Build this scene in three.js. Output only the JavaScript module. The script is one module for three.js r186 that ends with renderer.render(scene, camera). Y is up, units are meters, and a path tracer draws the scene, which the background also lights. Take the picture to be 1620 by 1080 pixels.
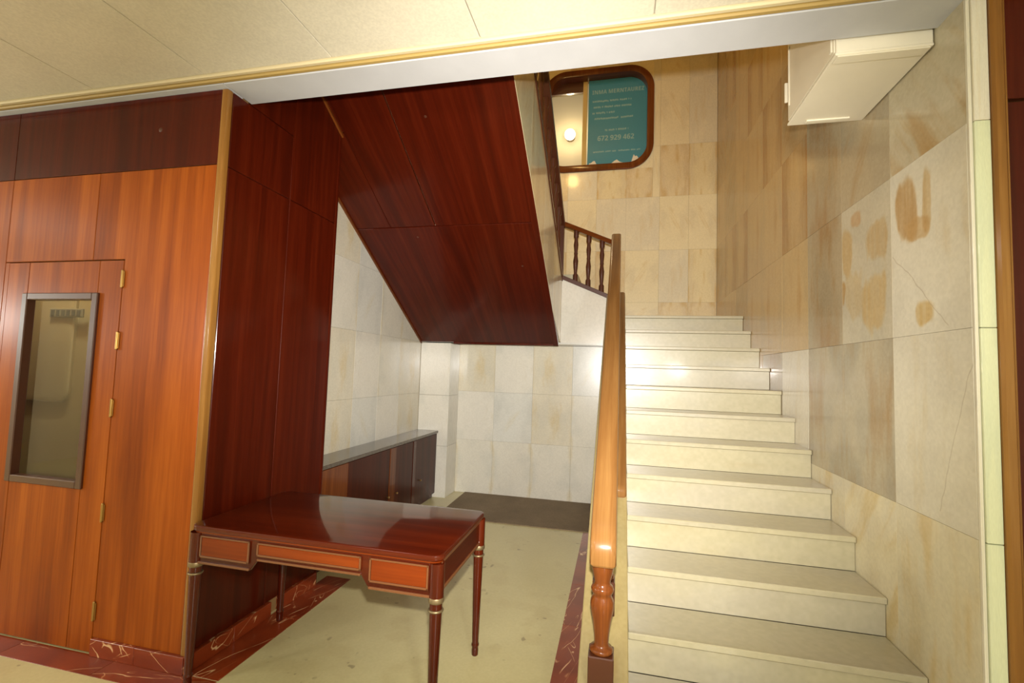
import * as THREE from 'three';
import { mergeGeometries, toCreasedNormals } from 'three/addons/utils/BufferGeometryUtils.js';
import { RectAreaLightUniformsLib } from 'three/addons/lights/RectAreaLightUniformsLib.js';

// ------------------------------------------------------------------ camera, light, exposure
const scene = new THREE.Scene();
scene.background = new THREE.Color(0x000000);
const EYE = 1.52;
const camera = new THREE.PerspectiveCamera(2 * Math.atan(540 / 737.77) * 180 / Math.PI, 1.5, 0.02, 60);
camera.position.set(0, EYE, 0);
camera.rotation.order = 'YXZ';
camera.rotation.set(0.063, 0.2248, 0.0331);
camera.updateMatrixWorld();
const renderer = new THREE.WebGLRenderer({ antialias: true });
renderer.toneMapping = THREE.LinearToneMapping;
renderer.toneMappingExposure = 0.76;
renderer.shadowMap.enabled = true;
RectAreaLightUniformsLib.init();

// the flash on top of the photographer's camera (its sparkle sits in every polished corner at eye height)
const flash = new THREE.SpotLight(new THREE.Color(1.0, 0.955, 0.9), 90, 0, 0.84, 1.0, 2);
flash.position.set(0.0, 1.66, -0.03);
flash.target.position.set(-0.76, 1.92, -4);
flash.castShadow = true;
flash.shadow.radius = 1.2;
scene.add(flash, flash.target);
// lobby fittings, all beyond the frame: opal globes on poles, added as unseen fill light (x, y, z, candela) and one flat ceiling panel (x, z, w, d, radiance)
const LAMP_COL = new THREE.Color(0.97, 1.0, 0.96), WARM = new THREE.Color(1.0, 0.62, 0.2);
const FILL_GLOBES = [[1.15, 1.65, 1.25, 17, 'added fill light globe on a pole, unseen at the right end of the lobby'], [-4.15, 1.85, 0.75, 7, 'added fill light globe on a pole, unseen in the middle of the lobby'], [-6.5, 1.9, -0.5, 13, 'added fill light globe on a pole, unseen at the far left end of the lobby']];
const UPSTAIRS = [-1.0, 5.55, -3.2, 5.2]; // warm pendant over the upper flight
const PANELS = [[-6.15, -0.15, 1.2, 0.62, 8, 'flat glowing ceiling panel at the far left end of the lobby'], [-2.4, 0.9, 0.62, 1.2, 11, 'flat glowing ceiling panel in the middle of the lobby']];

// ------------------------------------------------------------------ helpers
function rng(seed) { let a = seed >>> 0; return () => { a |= 0; a = a + 0x6D2B79F5 | 0; let t = Math.imul(a ^ a >>> 15, 1 | a); t = t + Math.imul(t ^ t >>> 7, 61 | t) ^ t; return ((t ^ t >>> 14) >>> 0) / 4294967296; }; }
const rand = rng(77);
const lerp = (a, b, t) => a + (b - a) * t;
const clamp = (x, a = 0, b = 1) => Math.min(b, Math.max(a, x));
const smooth = (a, b, x) => { const t = clamp((x - a) / (b - a)); return t * t * (3 - 2 * t); };

const taken = new Map();
function numbered(n) { const k = taken.get(n) || 0; taken.set(n, k + 1); return k ? `${n}_${String(k).padStart(3, '0')}` : n; }
function shade(o) { o.castShadow = true; o.receiveShadow = true; return o; }
function thing(name, label, category, pos = [0, 0, 0], group, kind) {
  const g = new THREE.Group(); g.name = numbered(name); g.position.set(...pos);
  g.userData = { label, category }; if (group) g.userData.group = group; if (kind) g.userData.kind = kind;
  scene.add(g); return g;
}
const structure = (name, label, category, pos) => thing(name, label, category, pos, null, 'structure');
function part(name, geo, mat, parent, pos = [0, 0, 0], rot) {
  const m = shade(new THREE.Mesh(geo, mat)); m.name = name; m.position.set(...pos);
  if (rot) m.rotation.set(...rot);
  parent.add(m); return m;
}
// chamfered box, 44 triangles; uv in metres / ts, v running along the axis `grain`
function box(w, h, d, { c = 0.0015, grain = 'y', ts = [0.8, 2.4], off, unit = null } = {}) {
  const hx = w / 2, hy = h / 2, hz = d / 2; c = Math.min(c, hx * 0.45, hy * 0.45, hz * 0.45);
  const o = off || [rand() * 5, rand() * 5];
  const pos = [], nor = [], uv = [];
  const gi = 'xyz'.indexOf(grain);
  function put(p, n) {
    pos.push(...p); nor.push(...n);
    const a = n.map(Math.abs), f = a.indexOf(Math.max(...a));
    if (unit && 'xyz'.indexOf(unit.axis) === f) {
      const ui = f === 0 ? 2 : 0, vi = f === 1 ? 2 : 1, S = [w, h, d];
      let u = p[ui] / S[ui] + 0.5, v = p[vi] / S[vi] + 0.5;
      if (unit.fu) u = 1 - u; if (unit.fv) v = 1 - v;
      uv.push(u, v); return;
    }
    let ui, vi;
    if (f === gi) { ui = (gi + 1) % 3; vi = (gi + 2) % 3; } else { vi = gi; ui = 3 - f - gi; }
    uv.push((p[ui] + o[0]) / ts[0], (p[vi] + o[1]) / ts[1]);
  }
  const H = [hx, hy, hz];
  const quad = (P, n) => { const q = new THREE.Vector3().subVectors(new THREE.Vector3(...P[1]), new THREE.Vector3(...P[0])).cross(new THREE.Vector3().subVectors(new THREE.Vector3(...P[2]), new THREE.Vector3(...P[0]))); if (q.dot(new THREE.Vector3(...n)) < 0) P.reverse(); for (let i = 1; i < P.length - 1; i++) { put(P[0], n); put(P[i], n); put(P[i + 1], n); } };
  for (let f = 0; f < 3; f++) for (const s of [-1, 1]) {
    const a = (f + 1) % 3, b = (f + 2) % 3, n = [0, 0, 0]; n[f] = s;
    quad([[-1, -1], [1, -1], [1, 1], [-1, 1]].map(([i, j]) => { const p = [0, 0, 0]; p[f] = s * H[f]; p[a] = i * (H[a] - c); p[b] = j * (H[b] - c); return p; }), n);
  }
  if (c > 0) {
    const k = Math.SQRT1_2;
    for (let f = 0; f < 3; f++) { const a = (f + 1) % 3, b = (f + 2) % 3;
      for (const i of [-1, 1]) for (const j of [-1, 1]) {
        const n = [0, 0, 0]; n[a] = i * k; n[b] = j * k;
        quad([[-1, 0], [1, 0], [1, 1], [-1, 1]].map(([s, t]) => { const p = [0, 0, 0]; p[f] = s * (H[f] - c); p[a] = i * (H[a] - (t ? c : 0)); p[b] = j * (H[b] - (t ? 0 : c)); return p; }), n);
      } }
    for (const i of [-1, 1]) for (const j of [-1, 1]) for (const l of [-1, 1]) {
      const n = [i, j, l].map((x) => x / Math.sqrt(3));
      quad([[i * hx, j * (hy - c), l * (hz - c)], [i * (hx - c), j * hy, l * (hz - c)], [i * (hx - c), j * (hy - c), l * hz]], n);
    }
  }
  const g = new THREE.BufferGeometry();
  g.setAttribute('position', new THREE.Float32BufferAttribute(pos, 3));
  g.setAttribute('normal', new THREE.Float32BufferAttribute(nor, 3));
  g.setAttribute('uv', new THREE.Float32BufferAttribute(uv, 2));
  return g;
}
// box given by its corners
function span(name, x0, x1, y0, y1, z0, z1, mat, parent, opt) {
  return part(name, box(Math.abs(x1 - x0), Math.abs(y1 - y0), Math.abs(z1 - z0), opt), mat, parent, [(x0 + x1) / 2, (y0 + y1) / 2, (z0 + z1) / 2]);
}
function reuv(g, grain = 'y', ts = [0.8, 2.4], off = [rand() * 5, rand() * 5]) { // uv in metres for any geometry
  g = g.index ? g.toNonIndexed() : g; g.computeVertexNormals === undefined;
  const p = g.attributes.position, n = g.attributes.normal, uv = new Float32Array(p.count * 2), gi = 'xyz'.indexOf(grain);
  for (let t = 0; t < p.count; t += 3) {
    const m = [0, 0, 0]; for (let k = 0; k < 3; k++) { m[0] += Math.abs(n.getX(t + k)); m[1] += Math.abs(n.getY(t + k)); m[2] += Math.abs(n.getZ(t + k)); }
    const f = m.indexOf(Math.max(...m)); let ui, vi;
    if (f === gi) { ui = (gi + 1) % 3; vi = (gi + 2) % 3; } else { vi = gi; ui = 3 - f - gi; }
    for (let k = 0; k < 3; k++) { const q = [p.getX(t + k), p.getY(t + k), p.getZ(t + k)]; uv[(t + k) * 2] = (q[ui] + off[0]) / ts[0]; uv[(t + k) * 2 + 1] = (q[vi] + off[1]) / ts[1]; }
  }
  g.setAttribute('uv', new THREE.BufferAttribute(uv, 2)); return g;
}
// polygon in the (a,b) plane extruded along the third axis from s0 to s1; plane 'xy','zy'
function prism(pts, plane, s0, s1, grain = 'y', ts, bevel = 0) {
  const sh = new THREE.Shape(); pts.forEach(([a, b], i) => (i ? sh.lineTo(plane === 'zy' ? -a : a, b) : sh.moveTo(plane === 'zy' ? -a : a, b)));
  let g = new THREE.ExtrudeGeometry(sh, { depth: Math.abs(s1 - s0) - 2 * bevel, bevelEnabled: bevel > 0, bevelThickness: bevel, bevelSize: bevel, bevelOffset: -bevel, bevelSegments: 1 });
  g.translate(0, 0, Math.min(s0, s1) + bevel);
  if (plane === 'zy') g.rotateY(Math.PI / 2); // (x=-z, z) -> (x=s, z=z)
  g = toCreasedNormals(g, 0.5);
  return reuv(g, grain, ts);
}
function rrect(x0, x1, y0, y1, r, P = THREE.Shape) {
  const s = new P(); const R = Array.isArray(r) ? r : [r, r, r, r]; // bl, br, tr, tl
  s.moveTo(x0 + R[0], y0); s.lineTo(x1 - R[1], y0); if (R[1]) s.absarc(x1 - R[1], y0 + R[1], R[1], -Math.PI / 2, 0, false);
  s.lineTo(x1, y1 - R[2]); if (R[2]) s.absarc(x1 - R[2], y1 - R[2], R[2], 0, Math.PI / 2, false);
  s.lineTo(x0 + R[3], y1); if (R[3]) s.absarc(x0 + R[3], y1 - R[3], R[3], Math.PI / 2, Math.PI, false);
  s.lineTo(x0, y0 + R[0]); if (R[0]) s.absarc(x0 + R[0], y0 + R[0], R[0], Math.PI, Math.PI * 1.5, false);
  return s;
}
function lathe(profile, seg = 28) { return new THREE.LatheGeometry(profile.map(([r, y]) => new THREE.Vector2(r, y)), seg); }
// smooth a coarse profile with Catmull-Rom
function curveProfile(pts, n = 40) { const c = new THREE.SplineCurve(pts.map(([r, y]) => new THREE.Vector2(r, y))); return c.getPoints(n).map((p) => [Math.max(0.001, p.x), p.y]); }
function merge(...gs) { return mergeGeometries(gs.map((g) => { const q = g.index ? g.toNonIndexed() : g.clone(); for (const k of Object.keys(q.attributes)) if (!['position', 'normal', 'uv'].includes(k)) q.deleteAttribute(k); return q; })); }

// ------------------------------------------------------------------ noise and textures
const perm = (() => { const r = rng(5), p = new Uint16Array(65536); for (let i = 0; i < 65536; i++) p[i] = r() * 65536; return p; })();
function vnoise(x, y, px, py, s = 0) { // periodic value noise
  let xi = Math.floor(x), yi = Math.floor(y); const fx = x - xi, fy = y - yi;
  const u = fx * fx * (3 - 2 * fx), v = fy * fy * (3 - 2 * fy);
  const m = (a, n) => ((a % n) + n) % n; const x0 = m(xi, px), x1 = m(xi + 1, px), y0 = m(yi, py), y1 = m(yi + 1, py);
  const h = (a, b) => perm[(perm[(a * 131 + s * 977) & 65535] + b * 57) & 65535] / 65535;
  return lerp(lerp(h(x0, y0), h(x1, y0), u), lerp(h(x0, y1), h(x1, y1), u), v);
}
function fbm(u, v, fx, fy, oct, s = 0) { let a = 0, w = 0.5, t = 0; for (let o = 0; o < oct; o++) { a += w * vnoise(u * fx, v * fy, fx, fy, s + o * 13); t += w; fx *= 2; fy *= 2; w *= 0.5; } return a / t; }
function dataTex(w, h, fn, srgb = true) {
  const d = new Uint8Array(w * h * 4);
  for (let j = 0; j < h; j++) for (let i = 0; i < w; i++) { const c = fn((i + 0.5) / w, (j + 0.5) / h), k = (j * w + i) * 4; d[k] = clamp(c[0], 0, 255); d[k + 1] = clamp(c[1], 0, 255); d[k + 2] = clamp(c[2], 0, 255); d[k + 3] = 255; }
  const t = new THREE.DataTexture(d, w, h, THREE.RGBAFormat); t.wrapS = t.wrapT = THREE.RepeatWrapping; t.magFilter = THREE.LinearFilter; t.minFilter = THREE.LinearMipmapLinearFilter; t.generateMipmaps = true;
  if (srgb) t.colorSpace = THREE.SRGBColorSpace; t.needsUpdate = true; return t;
}
const mix3 = (a, b, t) => [lerp(a[0], b[0], t), lerp(a[1], b[1], t), lerp(a[2], b[2], t)];
// sawn wood: u across 0.8 m, v along 2.4 m
function woodTex(dark, mid, light, seed, { w = 512, h = 768, ribbon = 1, figure = 0.25 } = {}) {
  return dataTex(w, h, (u, v) => {
    const wob = (fbm(u, v, 3, 3, 3, seed) - 0.5) * 0.05;
    const a = fbm(u + wob, v, 14, 2, 4, seed + 1), b = fbm(u + wob * 0.6, v, 60, 3, 3, seed + 2), f = fbm(u, v, 160, 24, 2, seed + 3), g = fbm(u + wob, v, 4, 2, 3, seed + 4);
    let t = 0.5 + (a - 0.5) * 0.8 * ribbon + (b - 0.5) * 0.36 + (f - 0.5) * 0.2 + (g - 0.5) * figure * 2;
    t = clamp(t); const c = t < 0.5 ? mix3(dark, mid, t * 2) : mix3(mid, light, t * 2 - 1);
    return c;
  });
}
function marbleTex(seed, { base = [212, 200, 176], warm = [176, 134, 78], grey = [176, 170, 156], amount = 0.5, streak = 1, tilt = 0.3, veins = 0.03, blobs = [], cracks = [], w = 256, h = 384 } = {}) {
  return dataTex(w, h, (u, v) => {
    const wx = (fbm(u, v, 3, 3, 4, seed) - 0.5) * 0.5, wy = (fbm(u, v, 3, 3, 4, seed + 7) - 0.5) * 0.5;
    const U = u + wx * 0.5 + Math.round(tilt) * v, V = v + wy * 0.3;
    const cloud = fbm(U, V, 3, streak > 1 ? 1 : 2, 5, seed + 20), st = fbm(u + wx * 0.15 + Math.round(tilt) * v, v, 9, streak > 1 ? 1 : 2, 4, seed + 30), gr = fbm(u + wx * 0.4, v + wy * 0.4, 2, 2, 4, seed + 40);
    let c = mix3(base, grey, smooth(0.42, 0.7, gr) * 0.75);
    c = mix3(c, warm, smooth(0.62 - amount * 0.35, 0.95 - amount * 0.25, cloud * 0.55 + st * 0.45) * 0.9);
    const vn = Math.abs(fbm(u + wx * 0.7 + v, v + wy, 2, 2, 4, seed + 50) - 0.5), line = smooth(0.012, 0.0, vn) * veins;
    c = mix3(c, [128, 108, 84], line);
    for (const [bx, by, rx, ry, col, k] of blobs) { // ochre stains with their own ragged outline
      const dx = (u - bx + wx * 0.22) / rx, dy = (v - by + wy * 0.2) / ry, d = Math.pow(Math.pow(Math.abs(dx), 2.6) + Math.pow(Math.abs(dy), 2.6), 1 / 2.6) + (fbm(u, v, 8, 5, 4, seed + 61) - 0.5) * 0.7;
      c = mix3(c, col, smooth(1.05, 0.72, d) * k * (0.7 + 0.6 * (fbm(u, v, 24, 3, 3, seed + 60) - 0.3)));
    }
    for (const [ax, ay, bx2, by2, k] of cracks) { // thin natural seams in the stone
      const ex = bx2 - ax, ey = by2 - ay, L = Math.hypot(ex, ey), t = ((u - ax) * ex + (v - ay) * ey) / (L * L), o = Math.abs(((u - ax) * ey - (v - ay) * ex) / L + (fbm(u, v, 6, 6, 3, seed + 66) - 0.5) * 0.06);
      if (t > 0 && t < 1) c = mix3(c, [140, 122, 96], smooth(0.006, 0.001, o) * k);
    }
    const g = (fbm(u, v, 40, 60, 2, seed + 70) - 0.5) * 12; return [c[0] + g, c[1] + g, c[2] + g];
  });
}
const std = (o) => new THREE.MeshStandardMaterial(o);
const phys = (o) => new THREE.MeshPhysicalMaterial(o);
const woodMat = (tex, rough = 0.35, coat = 0.5, cr = 0.18) => phys({ map: tex, roughness: rough, clearcoat: coat, clearcoatRoughness: cr, specularIntensity: 0.12 });

const T = {};
T.front = woodTex([112, 48, 9], [146, 70, 14], [178, 95, 26], 11);
T.side = woodTex([52, 12, 4], [71, 18, 5], [91, 30, 9], 13, { figure: 0.15 });
T.desk = woodTex([52, 11, 3], [70, 19, 5], [90, 31, 9], 15, { w: 384, h: 512 });
T.drawer = woodTex([90, 32, 6], [112, 43, 9], [138, 62, 17], 16, { w: 256, h: 256 });
T.rail = woodTex([108, 71, 34], [128, 88, 46], [148, 109, 62], 17, { w: 256, h: 512 });
T.baluster = woodTex([78, 36, 12], [100, 50, 18], [126, 70, 28], 18, { w: 256, h: 256 });
T.cab = woodTex([44, 13, 4], [62, 20, 6], [82, 30, 10], 19, { w: 256, h: 384 });
T.casing = woodTex([104, 66, 26], [136, 92, 40], [168, 124, 66], 20, { w: 256, h: 384 });
const M = {
  front: woodMat(T.front, 0.42, 0.25, 0.28), side: woodMat(T.side, 0.36, 0.4, 0.14),
  desk: woodMat(T.desk, 0.3, 0.8, 0.05), drawer: woodMat(T.drawer, 0.32, 0.6, 0.15), rail: woodMat(T.rail, 0.32, 0.6, 0.12), baluster: woodMat(T.baluster, 0.3, 0.7, 0.12), cab: woodMat(T.cab, 0.4, 0.4, 0.2), casing: woodMat(T.casing, 0.35, 0.6, 0.15),
};
M.plywood = std({ color: 0x9a7748, roughness: 0.8 });
M.frameWood = phys({ color: 0x4a2413, roughness: 0.4, clearcoat: 0.4 });
M.grout = std({ color: 0xa89f8a, roughness: 0.9 });
M.brass = std({ color: 0xb08d52, roughness: 0.32, metalness: 0.9 });
M.agedBrass = std({ color: 0x8c7a5a, roughness: 0.42, metalness: 0.75 });
M.white = std({ map: dataTex(256, 256, (u, v) => { const n = (fbm(u, v, 8, 8, 4, 90) - 0.5) * 10; return [184 + n, 184 + n, 186 + n]; }), roughness: 0.7 });
M.plaster = std({ color: 0xd9cdb0, roughness: 0.85 });
const stone = (tex, rough = 0.24) => phys({ map: tex, roughness: rough, clearcoat: 0.35, clearcoatRoughness: 0.06 });
// right wall and stairwell: beige slabs with ochre clouds
const OCH = [176, 136, 80];
const RW = [
  marbleTex(101, { base: [182, 171, 146], warm: [160, 128, 84], grey: [160, 153, 134], amount: 0.5 }), marbleTex(102, { base: [172, 158, 130], warm: [156, 124, 80], grey: [158, 148, 126], amount: 0.4, tilt: 1 }), marbleTex(103, { base: [220, 214, 195], warm: [206, 190, 154], grey: [211, 205, 187], amount: 0.1, cracks: [[1, 0.86, 0.6, 0.06, 0.3]] }), marbleTex(104, { base: [170, 155, 126], warm: [154, 120, 76], grey: [156, 143, 116], amount: 0.45 }), marbleTex(107, { base: [200, 190, 164], warm: [176, 142, 92], grey: [186, 176, 150], amount: 0.5, tilt: 1 }),
].map((t) => stone(t));
const RWlow = [marbleTex(105, { base: [226, 216, 184], warm: [210, 186, 132], grey: [216, 208, 182], amount: 0.4, tilt: 1, veins: 0.03 }), marbleTex(106, { base: [224, 214, 182], warm: [208, 182, 128], grey: [214, 206, 180], amount: 0.5, veins: 0.03 })].map((t) => stone(t));
const RWbrown = [
  marbleTex(111, { base: [196, 164, 110], warm: [160, 112, 50], grey: [178, 150, 104], amount: 0.62, streak: 2, veins: 0.03 }),
  marbleTex(112, { base: [198, 168, 116], warm: [166, 118, 54], grey: [180, 156, 112], amount: 0.55, streak: 2, veins: 0.03 }),
  marbleTex(113, { base: [190, 160, 110], warm: [156, 112, 54], grey: [170, 148, 106], amount: 0.6, tilt: 1, veins: 0.03 }),
].map((t) => stone(t));
const BWm = [
  marbleTex(121, { base: [226, 208, 162], warm: [204, 168, 108], grey: [214, 196, 156], amount: 0.45, veins: 0.03 }), marbleTex(122, { base: [228, 212, 170], warm: [206, 172, 114], grey: [216, 200, 162], amount: 0.35, tilt: 1, veins: 0.03 }), marbleTex(123, { base: [222, 202, 158], warm: [200, 164, 106], grey: [210, 190, 152], amount: 0.5, veins: 0.03 }), marbleTex(124, { base: [228, 214, 178], warm: [206, 176, 122], grey: [214, 202, 172], amount: 0.25, veins: 0.03 }),
].map((t) => stone(t));
const LWm = [ // pale grey slabs under the landing
  marbleTex(131, { base: [214, 209, 194], warm: [204, 190, 156], grey: [202, 199, 186], amount: 0.22, veins: 0.03 }), marbleTex(132, { base: [217, 212, 199], warm: [206, 194, 164], grey: [206, 203, 191], amount: 0.12, veins: 0.03 }), marbleTex(133, { base: [211, 203, 182], warm: [200, 180, 138], grey: [200, 194, 176], amount: 0.36, veins: 0.03 }), marbleTex(134, { base: [210, 208, 198], warm: [202, 190, 160], grey: [198, 197, 188], amount: 0.12, tilt: 1, veins: 0.03 }),
].map((t) => stone(t));
const patchA = stone(marbleTex(141, { base: [220, 214, 195], warm: [206, 188, 152], grey: [211, 205, 187], amount: 0.02, cracks: [[0.02, 0.5, 0.75, 0.02, 0.3]], blobs: [[0.25, 0.74, 0.14, 0.2, [180, 144, 94], 0.85], [0.52, 0.76, 0.07, 0.17, [190, 158, 106], 0.7], [0.38, 0.62, 0.18, 0.07, [188, 152, 100], 0.7], [0.46, 0.1, 0.13, 0.09, [196, 162, 98], 0.85]] }));
const patchB = stone(marbleTex(142, { base: [194, 185, 162], warm: [180, 160, 120], grey: [184, 176, 155], amount: 0.05, blobs: [[0.3, 0.88, 0.13, 0.07, [178, 138, 92], 0.75], [0.1, 0.68, 0.14, 0.18, [186, 154, 100], 0.75], [0.75, 0.66, 0.2, 0.15, [184, 154, 104], 0.7], [0.66, 0.24, 0.26, 0.22, [192, 158, 98], 0.7], [0.02, 0.38, 0.06, 0.1, [170, 130, 74], 0.85], [0.25, 0.35, 0.2, 0.2, [192, 166, 118], 0.5]] }));
const stairStone = [
  marbleTex(151, { base: [178, 169, 138], warm: [166, 147, 108], grey: [170, 162, 140], amount: 0.2, veins: 0.03, w: 512, h: 256 }), marbleTex(152, { base: [181, 172, 143], warm: [168, 150, 112], grey: [173, 165, 145], amount: 0.15, veins: 0.04, w: 512, h: 256 }),
].map((t) => stone(t, 0.3));
const curbStone = stone(marbleTex(153, { base: [160, 143, 96], warm: [140, 114, 66], grey: [148, 134, 94], amount: 0.35, veins: 0.15 }), 0.35);
const endStone = stone(marbleTex(154, { base: [212, 216, 180], warm: [196, 192, 140], grey: [202, 208, 176], amount: 0.1, veins: 0.05 }), 0.3);
// red marble with pale cracks
const redTex = dataTex(768, 384, (u, v) => {
  const wx = (fbm(u, v, 8, 4, 4, 201) - 0.5) * 0.05, wy = (fbm(u, v, 8, 4, 4, 202) - 0.5) * 0.09;
  let c = mix3([108, 38, 15], [156, 66, 29], fbm(u + wx, v + wy, 8, 4, 5, 203));
  for (const [k, s, w] of [[1, 210, 0.016], [-1, 220, 0.009], [2, 230, 0.01]]) { const n = Math.abs(fbm(u + wx + k * v, v + wy, 6, 3, 2, s) - 0.5); const gate = smooth(0.4, 0.56, fbm(u, v, 10, 5, 3, s + 5)); c = mix3(c, [226, 190, 144], smooth(w, w * 0.25, n) * gate * 0.95); }
  return c;
});
M.red = phys({ map: redTex, roughness: 0.28, clearcoat: 0.4, clearcoatRoughness: 0.08 });
const floorTex = dataTex(1024, 1024, (u, v) => {
  const a = fbm(u, v, 5, 5, 5, 301), b = fbm(u, v, 14, 14, 4, 302), s = fbm(u, v, 60, 60, 2, 303);
  let c = mix3([194, 182, 132], [212, 201, 150], a); c = mix3(c, [188, 172, 122], smooth(0.6, 0.75, b) * 0.35);
  c = mix3(c, [120, 104, 76], smooth(0.79, 0.86, s) * smooth(0.5, 0.7, b) * 0.5); const g = (fbm(u, v, 256, 256, 1, 304) - 0.5) * 6; return [c[0] + g, c[1] + g, c[2] + g];
});
M.floor = phys({ map: floorTex, roughness: 0.34, clearcoat: 0.25, clearcoatRoughness: 0.15 });
M.tile = std({ map: dataTex(384, 384, (u, v) => { const n = (fbm(u, v, 96, 96, 2, 310) - 0.5) * 16 + (fbm(u, v, 4, 4, 3, 311) - 0.5) * 10; return [208 + n, 200 + n, 178 + n * 0.9]; }), roughness: 0.9 });
M.moulding = std({ color: 0xa58a4e, roughness: 0.55 });
M.mouldingPale = std({ color: 0xcbbb94, roughness: 0.6 });
M.mat = std({ map: dataTex(384, 384, (u, v) => { const n = (fbm(u, v, 120, 120, 2, 320) - 0.5) * 18 + (fbm(u, v, 6, 4, 4, 321) - 0.5) * 22; return [122 + n, 104 + n, 79 + n * 0.9]; }), roughness: 0.75 });
M.counter = phys({ map: dataTex(256, 256, (u, v) => { const n = (fbm(u, v, 40, 40, 3, 330) - 0.5) * 24; return [84 + n, 74 + n, 64 + n]; }), roughness: 0.25, clearcoat: 0.5, clearcoatRoughness: 0.05 });
M.metalWhite = std({ map: dataTex(256, 256, (u, v) => { const n = (fbm(u, v, 6, 6, 4, 340) - 0.5) * 10; return [228 + n, 219 + n, 196 + n]; }), roughness: 0.45 });
M.glass = phys({ color: 0xffffff, roughness: 0.02, transmission: 1, thickness: 0, ior: 1.5 });
M.room = std({ color: 0xa8925c, roughness: 0.8 });

// ------------------------------------------------------------------ measured planes (metres)
const XR = 1.226, ZF = -1.96, ZB = -6.41, XS = -2.02, ZBOX = -2.97, YC = 2.95, ZBEAM = -2.117, XW = -2.347, ZP = -5.3, XP = -1.962, ZL = -5.63, YFR = 2.543;
const RISE = 0.1792, RUN = 0.2815, XL = 0.065, XCURB = -0.14;
const nosing = (z) => 2 * RISE + RISE / RUN * (-2.2572 - z);
const soffitY = (z) => 1.839 + 0.5941 * (z + 5.2815);
const ROOM = { x0: -8, x1: 3.2, z1: 4.2 };

// ------------------------------------------------------------------ floor
{
  const g = structure('floor', 'cream polished stone floor with red marble borders', 'floor');
  span('floor_slab', ROOM.x0, ROOM.x1, -0.12, 0, -6.6, ROOM.z1, M.floor, g, { c: 0, grain: 'z', ts: [2.6, 2.6] });
  const strip = (x0, x1, z0, z1, along) => { // red border pieces, proud by 1.5 mm
    const L = along === 'x' ? x1 - x0 : z1 - z0, n = Math.max(1, Math.round(L / 0.62));
    for (let i = 0; i < n; i++) {
      const a = i / n, b = (i + 1) / n, e = 0.0012;
      if (along === 'x') span('border_piece', lerp(x0, x1, a) + e, lerp(x0, x1, b) - e, -0.01, 0.0018, z0, z1, M.red, g, { c: 0.0006, grain: 'z', ts: [1.1, 0.55] });
      else span('border_piece', x0, x1, -0.01, 0.0018, lerp(z0, z1, a) + e, lerp(z0, z1, b) - e, M.red, g, { c: 0.0006, grain: 'x', ts: [1.1, 0.55] });
    }
  };
  strip(-7.9, -1.83, -1.958, -1.83, 'x'); strip(XS, -1.83, -3.1, -1.962, 'z'); strip(-0.297, XCURB - 0.002, -4.615, -1.8, 'z');
}
// ------------------------------------------------------------------ ceiling of the lobby
{
  const g = structure('ceiling', 'cream suspended ceiling of large square panels', 'ceiling');
  span('ceiling_deck', ROOM.x0, ROOM.x1, 3.0, 3.08, -1.9, ROOM.z1, M.plaster, g, { c: 0 });
  const P = 0.7305, xs = []; for (let x = 0.116 - 11 * P; x < ROOM.x1; x += P) xs.push(x);
  for (let i = 0; i < xs.length - 1; i++) for (let k = 0; k < 8; k++) {
    const z1 = -1.868 + (k + 1) * P, z0 = z1 - P; if (z0 > ROOM.z1 - 0.3) continue;
    span('ceiling_tile', xs[i] + 0.002, xs[i + 1] - 0.002, 2.97, 2.995, z0 + 0.002, z1 - 0.002, M.tile, g, { c: 0.002, grain: 'z', ts: [0.73, 0.73], off: [rand(), rand()] });
  }
  const t = structure('trim_1', 'yellowish wooden moulding along the ceiling edge', 'moulding');
  span('moulding_cove', ROOM.x0, ROOM.x1, 2.958, 2.985, -1.894, -1.868, M.mouldingPale, t, { c: 0.006, grain: 'x' });
  span('moulding_strip', ROOM.x0, ROOM.x1, 2.95, 2.98, -1.922, -1.895, M.moulding, t, { c: 0.008, grain: 'x' });
}
// white lintel over the stair opening
{
  const g = structure('ceiling_beam', 'flat white beam spanning the stair opening', 'beam');
  span('beam_body', XS + 0.004, ROOM.x1, YC, 3.5, ZBEAM, -1.924, M.white, g, { c: 0.004, grain: 'x', ts: [1, 1] });
  span('beam_edge', ROOM.x0, XS + 0.002, YC, 3.0, -2.06, -1.924, M.white, g, { c: 0.002, grain: 'x', ts: [1, 1] });
}
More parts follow.
